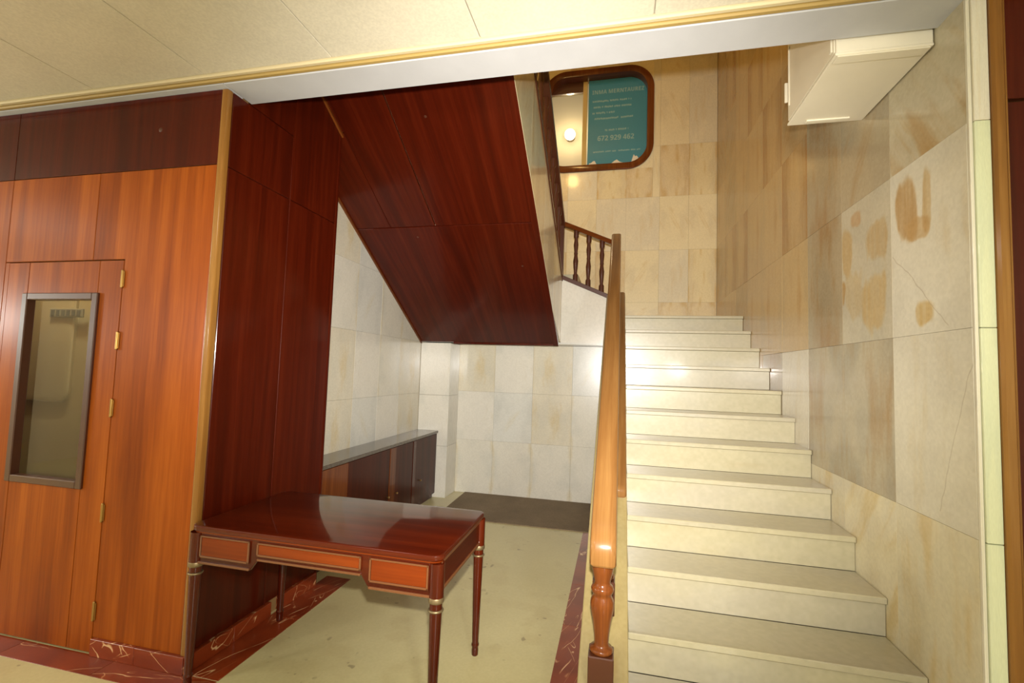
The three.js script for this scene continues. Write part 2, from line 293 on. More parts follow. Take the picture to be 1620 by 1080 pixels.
// ------------------------------------------------------------------ wooden partition on the left
const DOOR = { x0: -3.45, x1: -2.61, y1: 2.052 };
{
  const g = structure('wall_left_front', 'orange-brown wood panelled wall around the glazed door', 'wall');
  const zf = ZF, th = 0.022;
  const panel = (x0, x1, y0, y1, m, n = 'wood_panel') => span(n, x0 + 0.0015, x1 - 0.0015, y0 + 0.0015, y1 - 0.0015, zf - th, zf, m, g, { c: 0.002 });
  for (const [a, b] of [[-6.9, -5.2], [-5.2, -3.485], [-3.485, -2.055]]) panel(a, b, YFR, 2.9495, M.side, 'frieze_panel');
  for (const [a, b] of [[-6.9, -5.2], [-5.2, -3.485]]) panel(a, b, 0.03, YFR, M.front);
  panel(-3.485, -2.83, DOOR.y1, YFR, M.front);
  panel(-3.485, DOOR.x0, 0.03, DOOR.y1, M.front);
  part('screw_cap', lathe([[0.0005, 0.003], [0.009, 0.002], [0.012, 0]], 12), M.frameWood, g, [-2.44, 2.76, zf], [Math.PI / 2, 0, 0]);
  const e = 0.0015; // L-shaped panel over and beside the door
  part('wood_panel', prism([[-2.83 + e, DOOR.y1 + e], [DOOR.x1 + e, DOOR.y1 + e], [DOOR.x1 + e, 0.085], [-2.055 - e, 0.085], [-2.055 - e, YFR - e], [-2.83 + e, YFR - e]], 'xy', zf - th, zf, 'y', undefined, 0.0015), M.front, g);
  part('corner_post', prism(roundPost(0.02), 'xy', 0, 2.94, 'z'), M.casing, g, [-2.037, 0.005, -1.977], [-Math.PI / 2, 0, 0]);
  span('backing', -6.9, DOOR.x0 - 0.01, 0, 2.9495, zf - 0.06, zf - th - 0.001, M.plywood, g, { c: 0 });
  span('backing', DOOR.x1 + 0.01, -2.06, 0, 2.9495, zf - 0.06, zf - th - 0.001, M.plywood, g, { c: 0 });
  span('backing', DOOR.x0 - 0.01, DOOR.x1 + 0.01, DOOR.y1 + 0.01, 2.9495, zf - 0.06, zf - th - 0.001, M.plywood, g, { c: 0 });
  span('side_wall', -6.95, -6.9, 0, 2.9495, -3.0, zf, M.plywood, g, { c: 0 });
}
function roundPost(r) { const a = []; for (let i = 0; i < 16; i++) { const t = i / 16 * Math.PI * 2, c = Math.cos(t), s = Math.sin(t), k = Math.pow(Math.pow(Math.abs(c), 4) + Math.pow(Math.abs(s), 4), -0.25); a.push([c * k * r, s * k * r]); } return a; }
{
  const g = structure('wall_left_side', 'dark red glossy wood panelled side of the partition facing the stairs', 'wall');
  const panel = (z0, z1, y0, y1) => span('wood_panel', XS - 0.02, XS, y0 + 0.0015, y1 - 0.0015, z0 + 0.0015, z1 - 0.0015, M.side, g, { c: 0.002 });
  panel(-2.47, -1.998, 0.09, YFR); panel(-2.955, -2.475, 0.09, YFR); panel(-2.47, -1.998, YFR, 2.949);
  const sl = (z) => soffitY(z) - 0.001;
  for (const [a, b, y] of [[-2.4685, -2.12, 2.952], [-2.9535, -2.4765, YFR + 0.0015]]) part('wood_panel', prism([[a, y], [b, y], [b, sl(b)], [a, sl(a)]], 'zy', XS - 0.02, XS, 'y'), M.side, g);
  span('joint_strip', XS - 0.01, XS + 0.003, 0.09, 2.94, -2.4765, -2.4685, M.side, g, { c: 0.0015 });
  part('edge_post', prism(roundPost(0.016), 'xy', 0, 3.2, 'z'), M.side, g, [XS - 0.012, 0.005, ZBOX + 0.012], [-Math.PI / 2, 0, 0]);
  span('backing', XS - 0.05, XS - 0.021, 0, 3.2, ZBOX, -1.998, M.plywood, g, { c: 0 });
  span('rear_panel', XW, XS - 0.03, 0, 3.2, ZBOX, ZBOX + 0.02, M.side, g);
}
{
  const g = structure('baseboard_left', 'broken red marble skirting at the foot of the partition', 'skirting');
  for (const [a, b] of [[-2.6, -2.32], [-2.318, -2.022]]) span('skirting_piece', a, b, 0.002, 0.085, -1.976, -1.944, M.red, g, { grain: 'x', ts: [0.55, 1.1] });
  for (const [a, b] of [[-2.24, -1.95], [-2.52, -2.242], [-2.95, -2.6]]) span('skirting_piece', XS - 0.02, XS + 0.014, 0.002, 0.085, a, b, M.red, g, { grain: 'z', ts: [0.55, 1.1] });
}
// door with a glazed opening, and the small cabin behind it
{
  const g = structure('door_1', 'orange-brown wooden door with a tall dark framed glass panel', 'door');
  const z1 = ZF + 0.002, z0 = z1 - 0.04, w = { x0: -3.29, x1: -2.775, y0: 0.838, y1: 1.852 };
  const lf = (x0, x1, y0, y1, n) => span(n, x0 + 0.002, x1 - 0.001, y0 + 0.001, y1 - 0.001, z0, z1, M.front, g, { c: 0.0015 });
  lf(DOOR.x0, w.x0, 0.008, DOOR.y1 - 0.004, 'door_stile'); lf(w.x1, DOOR.x1, 0.008, DOOR.y1 - 0.004, 'door_stile');
  lf(w.x0, w.x1, 0.008, w.y0, 'lower_panel'); lf(w.x0, w.x1, w.y1, DOOR.y1 - 0.004, 'top_panel');
  const fr = (x0, x1, y0, y1, s) => span('glazing_bead', x0, x1, y0, y1, z0 + 0.008, z1 + 0.014, M.frameWood, g, { c: 0.004, grain: s });
  fr(w.x0 - 0.018, w.x0 + 0.022, w.y0 - 0.018, w.y1 + 0.018, 'y'); fr(w.x1 - 0.022, w.x1 + 0.018, w.y0 - 0.018, w.y1 + 0.018, 'y');
  fr(w.x0 + 0.022, w.x1 - 0.022, w.y0 - 0.018, w.y0 + 0.02, 'x'); fr(w.x0 + 0.022, w.x1 - 0.022, w.y1 - 0.02, w.y1 + 0.018, 'x');
  const pane = part('pane', new THREE.PlaneGeometry(w.x1 - w.x0 - 0.02, w.y1 - w.y0 - 0.02), M.glass, g, [(w.x0 + w.x1) / 2, (w.y0 + w.y1) / 2, z0 + 0.014]);
  pane.userData.label = 'dim glass pane of the door';
  for (const y of [1.945, 1.612, 1.255, 0.712, 0.215]) {
    const h = part('hinge', lathe([[0.0006, -0.05], [0.0055, -0.048], [0.0065, -0.044], [0.0065, 0.044], [0.0055, 0.048], [0.0006, 0.05]], 12), M.brass, g, [DOOR.x1 + 0.001, y, z1 + 0.003]);
    span('hinge_leaf', -0.012, 0.012, -0.042, 0.042, -0.003, -0.0005, M.brass, h, { c: 0.0004 });
  }
  const r = structure('wall_cabin', 'dull olive plaster walls of the booth behind the door glass', 'wall'), zr = -2.5;
  span('back_wall', -4.9, -2.07, 0, 2.9, zr - 0.05, zr, M.room, r, { c: 0 }); span('side_wall', -4.95, -4.9, 0, 2.9, zr - 0.05, -2.03, M.room, r, { c: 0 });
  span('booth_ceiling', -4.95, -2.07, 2.9, 2.94, zr - 0.05, -2.03, M.room, r, { c: 0 });
  const wp = part('wall_panel', reuv(toCreasedNormals(new THREE.ExtrudeGeometry(rrect(-4.6, -3.7, 1.2, 2.25, 0.09), { depth: 0.016, bevelEnabled: true, bevelThickness: 0.012, bevelSize: 0.03, bevelOffset: -0.03, bevelSegments: 2 }), 0.6)), std({ color: 0xae9a66, roughness: 0.7 }), r, [0, 0, zr]); wp.userData.label = 'raised round-cornered panel on the booth wall';
  const vent = thing('wall_vent', 'small grey slotted vent on the wall behind the door glass', 'vent', [-3.75, 1.82, zr + 0.03]);
  span('vent_plate', -0.15, 0.15, -0.03, 0.03, 0, 0.012, std({ color: 0x857a58, roughness: 0.6 }), vent, { c: 0.002 });
  for (let i = 0; i < 6; i++) span('slot', -0.135 + i * 0.047, -0.105 + i * 0.047, -0.02, 0.02, 0.012, 0.015, std({ color: 0x625a42, roughness: 0.7 }), vent, { c: 0.001 });
  const bl = thing('added_booth_lamp', 'small round lamp added out of view to brighten the booth behind the door glass', 'lamp', [-3.6, 2.9, -2.16]);  // added lamp, hidden above the glass to light up the booth wall
  part('lamp_shell', lathe([[0.001, 0], [0.06, 0], [0.055, -0.03], [0.05, -0.04]], 20), M.metalWhite, bl);
  part('diffuser', new THREE.SphereGeometry(0.05, 20, 12), std({ color: 0xfff6de, emissive: LAMP_COL, emissiveIntensity: 3 }), bl, [0, -0.06, 0]);
  const pl = new THREE.PointLight(LAMP_COL, 5, 0, 2); pl.position.set(-3.6, 2.84, -2.16); pl.castShadow = true; pl.shadow.radius = 2.4; scene.add(pl);
}
// ------------------------------------------------------------------ marble slab walls
function slabGrid(parent, { axis, at, us, rows, pick, clip, dir = 1, th = 0.02, gap = 0.0005 }) {
  // us: joints along the wall, rows: joints in height; axis = normal axis, dir = side the face looks to
  for (let i = 0; i < us.length - 1; i++) for (let j = 0; j < rows.length - 1; j++) {
    let R = [[us[i], us[i + 1], rows[j], rows[j + 1]]];
    if (clip) { const [a, b, c, d] = clip; R = R.flatMap(([x0, x1, y0, y1]) => { if (x1 <= a || x0 >= b || y1 <= c || y0 >= d) return [[x0, x1, y0, y1]]; const o = []; if (x0 < a) o.push([x0, a, y0, y1]); if (x1 > b) o.push([b, x1, y0, y1]); const m0 = Math.max(x0, a), m1 = Math.min(x1, b); if (y0 < c) o.push([m0, m1, y0, c]); if (y1 > d) o.push([m0, m1, d, y1]); return o; }); }
    for (const [x0, x1, y0, y1] of R) {
      if (x1 - x0 < 0.012 || y1 - y0 < 0.012) continue;
      const p = pick(i, j), proud = (rand() - 0.5) * 0.0012, f = at + dir * proud, b = at - dir * th;
      const mat = p.m || p, unit = { axis, fu: p.fu !== undefined ? p.fu : rand() < 0.5, fv: p.fv !== undefined ? p.fv : rand() < 0.5 };
      if (axis === 'x') span('marble_slab', b, f, y0 + gap, y1 - gap, x0 + gap, x1 - gap, mat, parent, { c: 0.0006, unit });
      else span('marble_slab', x0 + gap, x1 - gap, y0 + gap, y1 - gap, b, f, mat, parent, { c: 0.0006, unit });
    }
  }
}
const any = (a) => a[Math.floor(rand() * a.length)];
{
  const g = structure('wall_right', 'beige marble slab wall with ochre patches beside the white stairs', 'wall');
  const us = [-6.41, -5.92, -5.42, -4.93, -4.435, -3.94, -3.44, -2.95, -2.462, -1.972].map((x) => x), rows = [0, 0.245, 0.99, 1.728, 2.478, 3.2, 3.93, 4.64, 5.4, 6.3];
  slabGrid(g, { axis: 'x', at: XR, dir: -1, us, rows, pick: (i, j) => {
    if (i === 8 && j === 3) return { m: patchA, fu: false, fv: false };
    if (i === 7 && j === 3) return { m: patchB, fu: false, fv: false };
    if (i === 8 && j === 2) return { m: RW[2], fu: false, fv: false };
    if (i >= 6 && j === 2) return { m: RW[0], fu: i === 7, fv: false };
    if (i === 8 && j === 4) return { m: RW[4], fu: false, fv: false };
    if (i >= 6 && j <= 1) return RWlow[(i + j) % 2];
    if (i <= 5 && j >= 3) return any(RWbrown);
    if (i <= 3) return any(RWbrown);
    return any(RW);
  } });
  span('backing', XR + 0.02, XR + 0.12, 0, 6.4, -6.5, -1.975, M.grout, g, { c: 0 });
  for (const [a, b] of [[0, 0.985], [0.987, 1.725], [1.727, 2.475], [2.477, 2.949]]) span('corner_slab', XR + 0.012, XR + 0.06, a, b, -1.972, -1.95, a > 2.4 ? RW[2] : endStone, g, { c: 0.002, unit: { axis: 'z' } });
  span('edge_strip', XR, XR + 0.0115, 0, 2.949, -1.972, -1.958, RW[2], g, { c: 0.002, unit: { axis: 'z' } });
}
{
  const g = structure('wall_right_front', 'dark brown wood panelled wall to the right of the marble corner', 'wall');
  span('casing', XR + 0.061, XR + 0.102, 0, 2.949, -1.985, -1.935, M.casing, g, { c: 0.008 });
  span('casing_bead', XR + 0.102, XR + 0.112, 0, 2.949, -1.98, -1.948, M.casing, g, { c: 0.003 });
  span('wood_panel', XR + 0.113, 2.3, 0.09, YFR - 0.006, -1.98, -1.955, M.side, g, { c: 0.002 }); span('wood_panel', 2.302, ROOM.x1, 0.09, YFR - 0.006, -1.98, -1.955, M.side, g, { c: 0.002 });
  span('frieze_panel', XR + 0.113, ROOM.x1, YFR + 0.006, 2.949, -1.98, -1.955, M.side, g, { c: 0.002 });
  span('backing', XR + 0.1, ROOM.x1, 0, 2.949, -2.03, -1.982, M.plywood, g, { c: 0 });
}
const WIN = { x0: -1.12, x1: 0.412, y0: 4.335, y1: 5.8, r: 0.34 };
{
  const g = structure('wall_back', 'cream and beige marble slab wall above the stair landing', 'wall');
  slabGrid(g, { axis: 'z', at: ZB, dir: 1, us: [-2.347, -1.93, -1.53, -1.13, -0.73, -0.33, 0.068, 0.505, 0.876, 1.224], rows: [2.15, 2.49, 3.195, 3.925, 4.63, 5.55, 6.3], pick: () => any(BWm), clip: [WIN.x0, WIN.x1, WIN.y0, WIN.y1] });
  const sh = rrect(WIN.x0, WIN.x1, WIN.y0, WIN.y1, 0); sh.holes.push(rrect(WIN.x0 + 0.03, WIN.x1 - 0.03, WIN.y0 + 0.03, WIN.y1 - 0.03, WIN.r - 0.03, THREE.Path));
  part('window_surround', reuv(new THREE.ExtrudeGeometry(sh, { depth: 0.2, bevelEnabled: false, curveSegments: 16 }), 'y', [0.7, 1.1]), BWm[1], g, [0, 0, ZB - 0.2]);
  span('backing', -2.5, WIN.x0, 1.9, 6.4, ZB - 0.2, ZB - 0.02, M.grout, g, { c: 0 }); span('backing', WIN.x1, XR + 0.1, 1.9, 6.4, ZB - 0.2, ZB - 0.02, M.grout, g, { c: 0 });
  span('backing', WIN.x0, WIN.x1, 1.9, WIN.y0, ZB - 0.2, ZB - 0.02, M.grout, g, { c: 0 }); span('backing', WIN.x0, WIN.x1, WIN.y1, 6.4, ZB - 0.2, ZB - 0.02, M.grout, g, { c: 0 });
}
{
  const g = structure('wall_under_landing', 'pale grey marble slab wall under the stair landing', 'wall');
  slabGrid(g, { axis: 'z', at: ZL, dir: 1, us: [XP, -1.49, -1.01, -0.53, XCURB], rows: [0, 0.65, 1.25, 1.84], pick: () => any(LWm) });
  span('backing', XW - 0.1, XCURB, 0, 1.84, ZL - 0.1, ZL - 0.02, M.grout, g, { c: 0 });
  const p = structure('marble_pilaster', 'pale marble pilaster between the cabinet and the wall under the landing', 'pilaster');
  for (const [a, b] of [[0, 0.6], [0.602, 1.2], [1.202, 1.83]]) span('marble_slab', XW + 0.002, XP, a, b, ZP - 0.33, ZP, LWm[1], p, { c: 0.002, unit: { axis: 'z' } });
}
{
  const g = structure('wall_left', 'pale marble slab wall above the low cabinet', 'wall');
  slabGrid(g, { axis: 'x', at: XW, dir: 1, us: [-5.3, -4.76, -4.29, -3.84, -3.42, -2.95], rows: [0, 0.6, 1.22, 1.84, 2.46, 3.05], pick: () => any(LWm) });
  span('backing', XW - 0.15, XW - 0.02, 0, 3.09, -6.6, -2.98, M.plaster, g, { c: 0 }); span('backing', XW - 0.15, XW - 0.02, 3.09, 6.4, -6.6, -0.9, M.plaster, g, { c: 0 });
}
// upper stairwell shell, out of the frame
{
  const g = structure('ceiling_stairwell', 'plain plaster ceiling high above the stairs', 'ceiling');
  span('ceiling_slab', -2.5, 1.4, 6.4, 6.5, -6.6, -0.9, M.plaster, g, { c: 0 });
  const w = structure('wall_upper_front', 'plain plaster wall of the upper hall', 'wall');
  span('wall_slab', -2.5, 1.4, 3.09, 6.4, -1.0, -0.9, M.plaster, w, { c: 0 });
  const f = structure('floor_upper', 'stone floor of the upper hall', 'floor');
  span('floor_slab', -2.34, 1.22, 4.2, 4.3, -2.1, -1.0, M.floor, f, { c: 0, grain: 'z', ts: [2.6, 2.6] });
}
// lobby behind the camera
{
  const a = structure('wall_lobby_rear', 'cream plaster wall at the rear of the lobby', 'wall'); span('wall_slab', ROOM.x0, ROOM.x1, 0, 3.0, ROOM.z1, ROOM.z1 + 0.1, M.plaster, a, { c: 0 });
  const b = structure('wall_lobby_left', 'cream plaster wall at the far left end of the lobby', 'wall'); span('wall_slab', ROOM.x0 - 0.1, ROOM.x0, 0, 3.0, -2.1, ROOM.z1, M.plaster, b, { c: 0 });
  const c = structure('wall_lobby_right', 'cream plaster wall at the right end of the lobby', 'wall'); span('wall_slab', ROOM.x1, ROOM.x1 + 0.1, 0, 3.0, -2.1, ROOM.z1, M.plaster, c, { c: 0 });
  const d = structure('wall_lobby_front', 'cream plaster wall left of the wooden partition', 'wall'); span('wall_slab', ROOM.x0, -6.96, 0, 3.0, -2.06, -1.96, M.plaster, d, { c: 0 });
}
// ------------------------------------------------------------------ lower stair flight
{
  const g = thing('staircase', 'straight flight of white marble steps along the beige marble wall', 'stairs', [0, 0, 0]);
  for (let i = 1; i <= 12; i++) {
    const y = i * RISE, z = -2.2572 + RUN - (i - 1) * RUN, m = stairStone[i % 2];
    if (i < 12) span('tread', XL + 0.001, XR - 0.002, y - 0.03, y, z - RUN - 0.02, z, m, g, { c: 0.004, grain: 'x', ts: [0.9, 1.3] });
    span('riser', XL + 0.001, XR - 0.002, y - RISE + 0.001, y - 0.031, z - 0.045, z - 0.02, m, g, { c: 0.001, grain: 'x', ts: [0.9, 1.3] });
  }
  span('landing_slab', -0.1, XR - 0.002, 12 * RISE - 0.03, 12 * RISE, ZB + 0.002, -5.0722, stairStone[0], g, { c: 0.004, grain: 'x', ts: [0.9, 1.3] });
  const top = -5.42;
  part('curb', prism([[-1.86, 0.001], [-1.86, nosing(-1.86) + 0.055], [top, nosing(top) + 0.055], [top, 0.001]], 'zy', XCURB, XL, 'z', [0.5, 0.75], 0.004), curbStone, g);
}
// lower balustrade: handrail, base rail and turned balusters
const railTop = (z) => 0.872 + 0.655 * (-2.0 - z);
const slope = Math.atan(0.655);
const balProfile = (h) => { // turned baluster of height h, square blocks added separately
  const k = (h - 0.12) / 0.37; const P = [[0.036, 0], [0.046, 0.004], [0.048, 0.012], [0.044, 0.02], [0.031, 0.026], [0.029, 0.038], [0.031, 0.07], [0.038, 0.115], [0.046, 0.15], [0.049, 0.172], [0.047, 0.19], [0.039, 0.205], [0.0375, 0.213], [0.044, 0.221], [0.047, 0.232], [0.043, 0.242], [0.032, 0.25], [0.033, 0.262], [0.04, 0.288], [0.046, 0.315], [0.047, 0.345], [0.047, 0.37]];
  return P.map(([r, y]) => [r, 0.12 + y * k]);
};
function sweptRail(z0, z1, yTop, w, h, cx, r) { // rail up the slope: side profile with a rounded nose, bevelled edges
  const k = (yTop(z1) - yTop(z0)) / (z1 - z0), hv = h / Math.cos(Math.atan(k)), X = (z) => -z, sh = new THREE.Shape();
  sh.moveTo(X(z1), yTop(z1) - hv); sh.lineTo(X(z1), yTop(z1));
  sh.lineTo(X(z0 - r), yTop(z0 - r)); sh.quadraticCurveTo(X(z0), yTop(z0) - 0.004, X(z0), yTop(z0) - r * 1.05); // nose
  sh.lineTo(X(z0), yTop(z0) - hv + 0.014); sh.quadraticCurveTo(X(z0), yTop(z0) - hv, X(z0 - 0.014), yTop(z0) - hv);
  sh.lineTo(X(z0 - 0.05), yTop(z0 - 0.05) - hv);
  const b = 0.022;
  let g = new THREE.ExtrudeGeometry(sh, { depth: w - 2 * b, bevelEnabled: true, bevelThickness: b, bevelSize: b * 0.8, bevelOffset: -b * 0.8, bevelSegments: 5, curveSegments: 10 });
  g.translate(0, 0, cx - w / 2 + b); g.rotateY(Math.PI / 2); g = toCreasedNormals(g, 0.7);
  // uv along the slope
  const p = g.attributes.position, n = g.attributes.normal, uv = new Float32Array(p.count * 2);
  for (let i = 0; i < p.count; i++) { const along = Math.hypot(1, k) * -p.getZ(i); uv[2 * i] = (Math.abs(n.getX(i)) > 0.7 ? p.getY(i) - yTop(p.getZ(i)) : p.getX(i)) / 0.5; uv[2 * i + 1] = along / 1.8; }
  g.setAttribute('uv', new THREE.BufferAttribute(uv, 2)); return g;
}
{
  const g = thing('stair_railing', 'golden-brown wooden handrail with turned balusters up the white stairs', 'railing', [0, 0, 0]);
  part('handrail', sweptRail(-1.965, -5.5, railTop, 0.106, 0.092, -0.045, 0.07), M.rail, g);
  const base = (z) => nosing(z) + 0.115;
  const br = part('base_rail', sweptRail(-2.86, -5.36, base, 0.165, 0.05, -0.02, 0.025), M.rail, g); br.userData.label = 'wooden base rail on the stone curb';
  const zs = []; for (let z = -2.03; z > -5.3; z -= RUN) zs.push(z);
  for (const z of zs) {
    const y0 = (z > -2.9 ? nosing(z) + 0.05 : base(z) - 0.004), y1 = railTop(z) - 0.105, h = y1 - y0;
    const b = part('baluster', reuv(lathe(balProfile(h), 24).toNonIndexed(), 'y', [0.4, 0.8]), M.baluster, g, [-0.046, y0, z]);
    span('foot_block', -0.051, 0.051, -0.03, 0.122, -0.051, 0.051, M.frameWood, b, { c: 0.004 });
  }
}
// ------------------------------------------------------------------ upper flight with dark soffit
const XST = -0.665;
const strTop = (z) => 2.62 + 0.56 * (z + 5.45);
{
  const g = thing('upper_stair_flight', 'upper stair flight with dark red wood soffit and marble side', 'stairs', [0, 0, 0]);
  const sl = Math.atan(0.5941), T0 = -5.2815;
  const panel = (x0, x1, z0, z1) => { const L = (z1 - z0) / Math.cos(sl); part('soffit_panel', box(x1 - x0 - 0.003, 0.018, L - 0.003, { c: 0.002, grain: 'z' }), M.side, g, [(x0 + x1) / 2, (soffitY(z0) + soffitY(z1)) / 2 + 0.0105, (z0 + z1) / 2], [-sl, 0, 0]); };
  panel(XW + 0.004, -0.72, T0, -3.745);
  panel(XW + 0.004, -1.995, -3.74, -2.96); panel(XS + 0.004, -1.99, -2.955, -1.95); panel(-1.995, -1.575, -3.74, -1.95); panel(-1.57, -0.72, -3.74, -1.95);
  part('flight_slab', prism([[T0, soffitY(T0) + 0.025], [-1.95, soffitY(-1.95) + 0.025], [-1.95, soffitY(-1.95) + 0.2], [T0, soffitY(T0) + 0.2]], 'zy', XW + 0.001, XST - 0.03, 'z'), M.plaster, g);
  part('soffit_edge', prism([[T0 - 0.02, soffitY(T0) - 0.02], [-1.95, soffitY(-1.95) - 0.01], [-1.95, soffitY(-1.95) + 0.05], [T0 - 0.02, soffitY(T0) + 0.05]], 'zy', -0.72, XST - 0.002, 'z'), M.side, g);
  span('soffit_end', XW + 0.42, -0.72, soffitY(T0) - 0.018, soffitY(T0) + 0.03, T0 - 0.03, T0, M.side, g);
  // thin wooden beads where the soffit meets the walls
  part('soffit_bead', prism([[T0, soffitY(T0) - 0.018], [ZBOX, soffitY(ZBOX) - 0.018], [ZBOX, soffitY(ZBOX)], [T0, soffitY(T0)]], 'zy', XW + 0.001, XW + 0.018, 'z'), M.baluster, g);
  part('soffit_bead', prism([[ZBOX, soffitY(ZBOX) - 0.018], [-2.12, soffitY(-2.12) - 0.018], [-2.12, soffitY(-2.12)], [ZBOX, soffitY(ZBOX)]], 'zy', XS + 0.002, XS + 0.017, 'z'), M.baluster, g);
  for (const [x, z] of [[-1.33, -2.9], [-0.88, -4.18], [-1.78, -3.84]]) part('screw_cap', lathe([[0.0005, 0.003], [0.008, 0.002], [0.011, 0]], 12), M.frameWood, g, [x, soffitY(z) + 0.001, z], [Math.PI - sl, 0, 0]);
  // marble string of the flight, in slabs
  const zz = [-5.45, -4.75, -4.05, -3.35, -2.65, -1.95];
  for (let i = 0; i < 5; i++) { const a = zz[i] + 0.001, b = zz[i + 1] - 0.001, lo = (z) => Math.max(1.862, soffitY(z) - 0.004); part('string_slab', prism([[a, lo(a)], [b, lo(b)], [b, strTop(b)], [a, strTop(a)]], 'zy', XST - 0.025, XST, 'y', [0.7, 1.1]), BWm[(i * 3) % 4], g); }
  // treads
  for (let i = 0; i < 9; i++) { const y = 2.69 + (i + 1) * RISE, z = -5.1 + i * 0.3; span('tread', XW + 0.002, XST - 0.03, y - 0.16, y, z, z + 0.32, stairStone[i % 2], g, { c: 0.003, grain: 'x', ts: [0.9, 1.3] }); }
}
// short turn between the flights
{
  const z = -5.45, g = thing('landing_step_wall', 'white marble panel closing the short turn of the stairs', 'stairs', [0, 0, 0]);
  part('marble_panel', prism([[XST, 1.862], [XCURB, 1.862], [XCURB, 2.40], [XST, 2.625]], 'xy', z - 0.04, z, 'y', [0.7, 1.1], 0.002), LWm[1], g);
  span('underside', XW + 0.002, XCURB, 1.842, 1.861, -6.4, -5.3, LWm[3], g, { c: 0, unit: { axis: 'y' } });
  for (let i = 0; i < 3; i++) span('tread', -0.11 - (i + 1) * 0.185, -0.11 - i * 0.185, 2.0, 12 * RISE + (i + 1) * RISE, ZB + 0.002, z - 0.045, stairStone[i % 2], g, { c: 0.003, grain: 'z', ts: [0.9, 1.3] });
  span('landing_slab', XW + 0.002, XST, 2.5, 2.69, ZB + 0.002, z - 0.045, stairStone[0], g, { c: 0.003 });
}
{
  const g = thing('upper_stair_railing', 'dark wooden railing with turned balusters around the stair turn', 'railing', [0, 0, 0]);
  const z = -5.47, yb = (x) => 2.40 + (2.625 - 2.40) / (XST - XCURB) * (x - XCURB), yr = (x) => yb(x) + 0.665;
  const bar = (y, h, m, n, d) => part(n, prism([[XST, y(XST) - h], [-0.09, y(-0.09) - h], [-0.09, y(-0.09)], [XST, y(XST)]], 'xy', z - d / 2, z + d / 2, 'x', undefined, 0.004), m, g);
  bar((x) => yb(x) + 0.045, 0.05, M.frameWood, 'base_rail', 0.09); bar((x) => yr(x) + 0.03, 0.055, M.baluster, 'handrail', 0.08);
  const slim = (x, y0, y1, zz) => { const k = (y1 - y0) / 0.6, P = [[0.03, 0], [0.03, 0.08], [0.018, 0.1], [0.026, 0.19], [0.03, 0.24], [0.019, 0.31], [0.023, 0.33], [0.019, 0.35], [0.028, 0.43], [0.018, 0.5], [0.03, 0.52], [0.03, 0.6]]; part('baluster', reuv(lathe(P.map(([r, y]) => [r, y * k]), 16).toNonIndexed()), M.frameWood, g, [x, y0, zz]); };
  for (const x of [-0.205, -0.36, -0.51]) slim(x, yb(x) + 0.03, yr(x) - 0.01, z);
  // along the upper flight
  const xs = XST - 0.02;
  const run = (y, h, w, m, n, cx) => part(n, prism([[-5.47, y(-5.47) - h], [-1.95, y(-1.95) - h], [-1.95, y(-1.95)], [-5.47, y(-5.47)]], 'zy', cx - w / 2, cx + w / 2, 'z', undefined, 0.006), m, g);
  run((q) => strTop(q) + 0.05, 0.05, 0.07, M.frameWood, 'base_rail', xs - 0.005); run((q) => strTop(q) + 0.7, 0.07, 0.085, M.frameWood, 'handrail', xs);
  span('corner_post', XST - 0.055, XST + 0.012, strTop(-5.47) - 0.01, strTop(-5.47) + 0.71, -5.5, -5.43, M.frameWood, g, { c: 0.004 });
  for (let q = -5.2; q > -5.3 && q < -2.0; q += 0.28) slim(xs - 0.004, strTop(q) + 0.04, strTop(q) + 0.64, q);
}
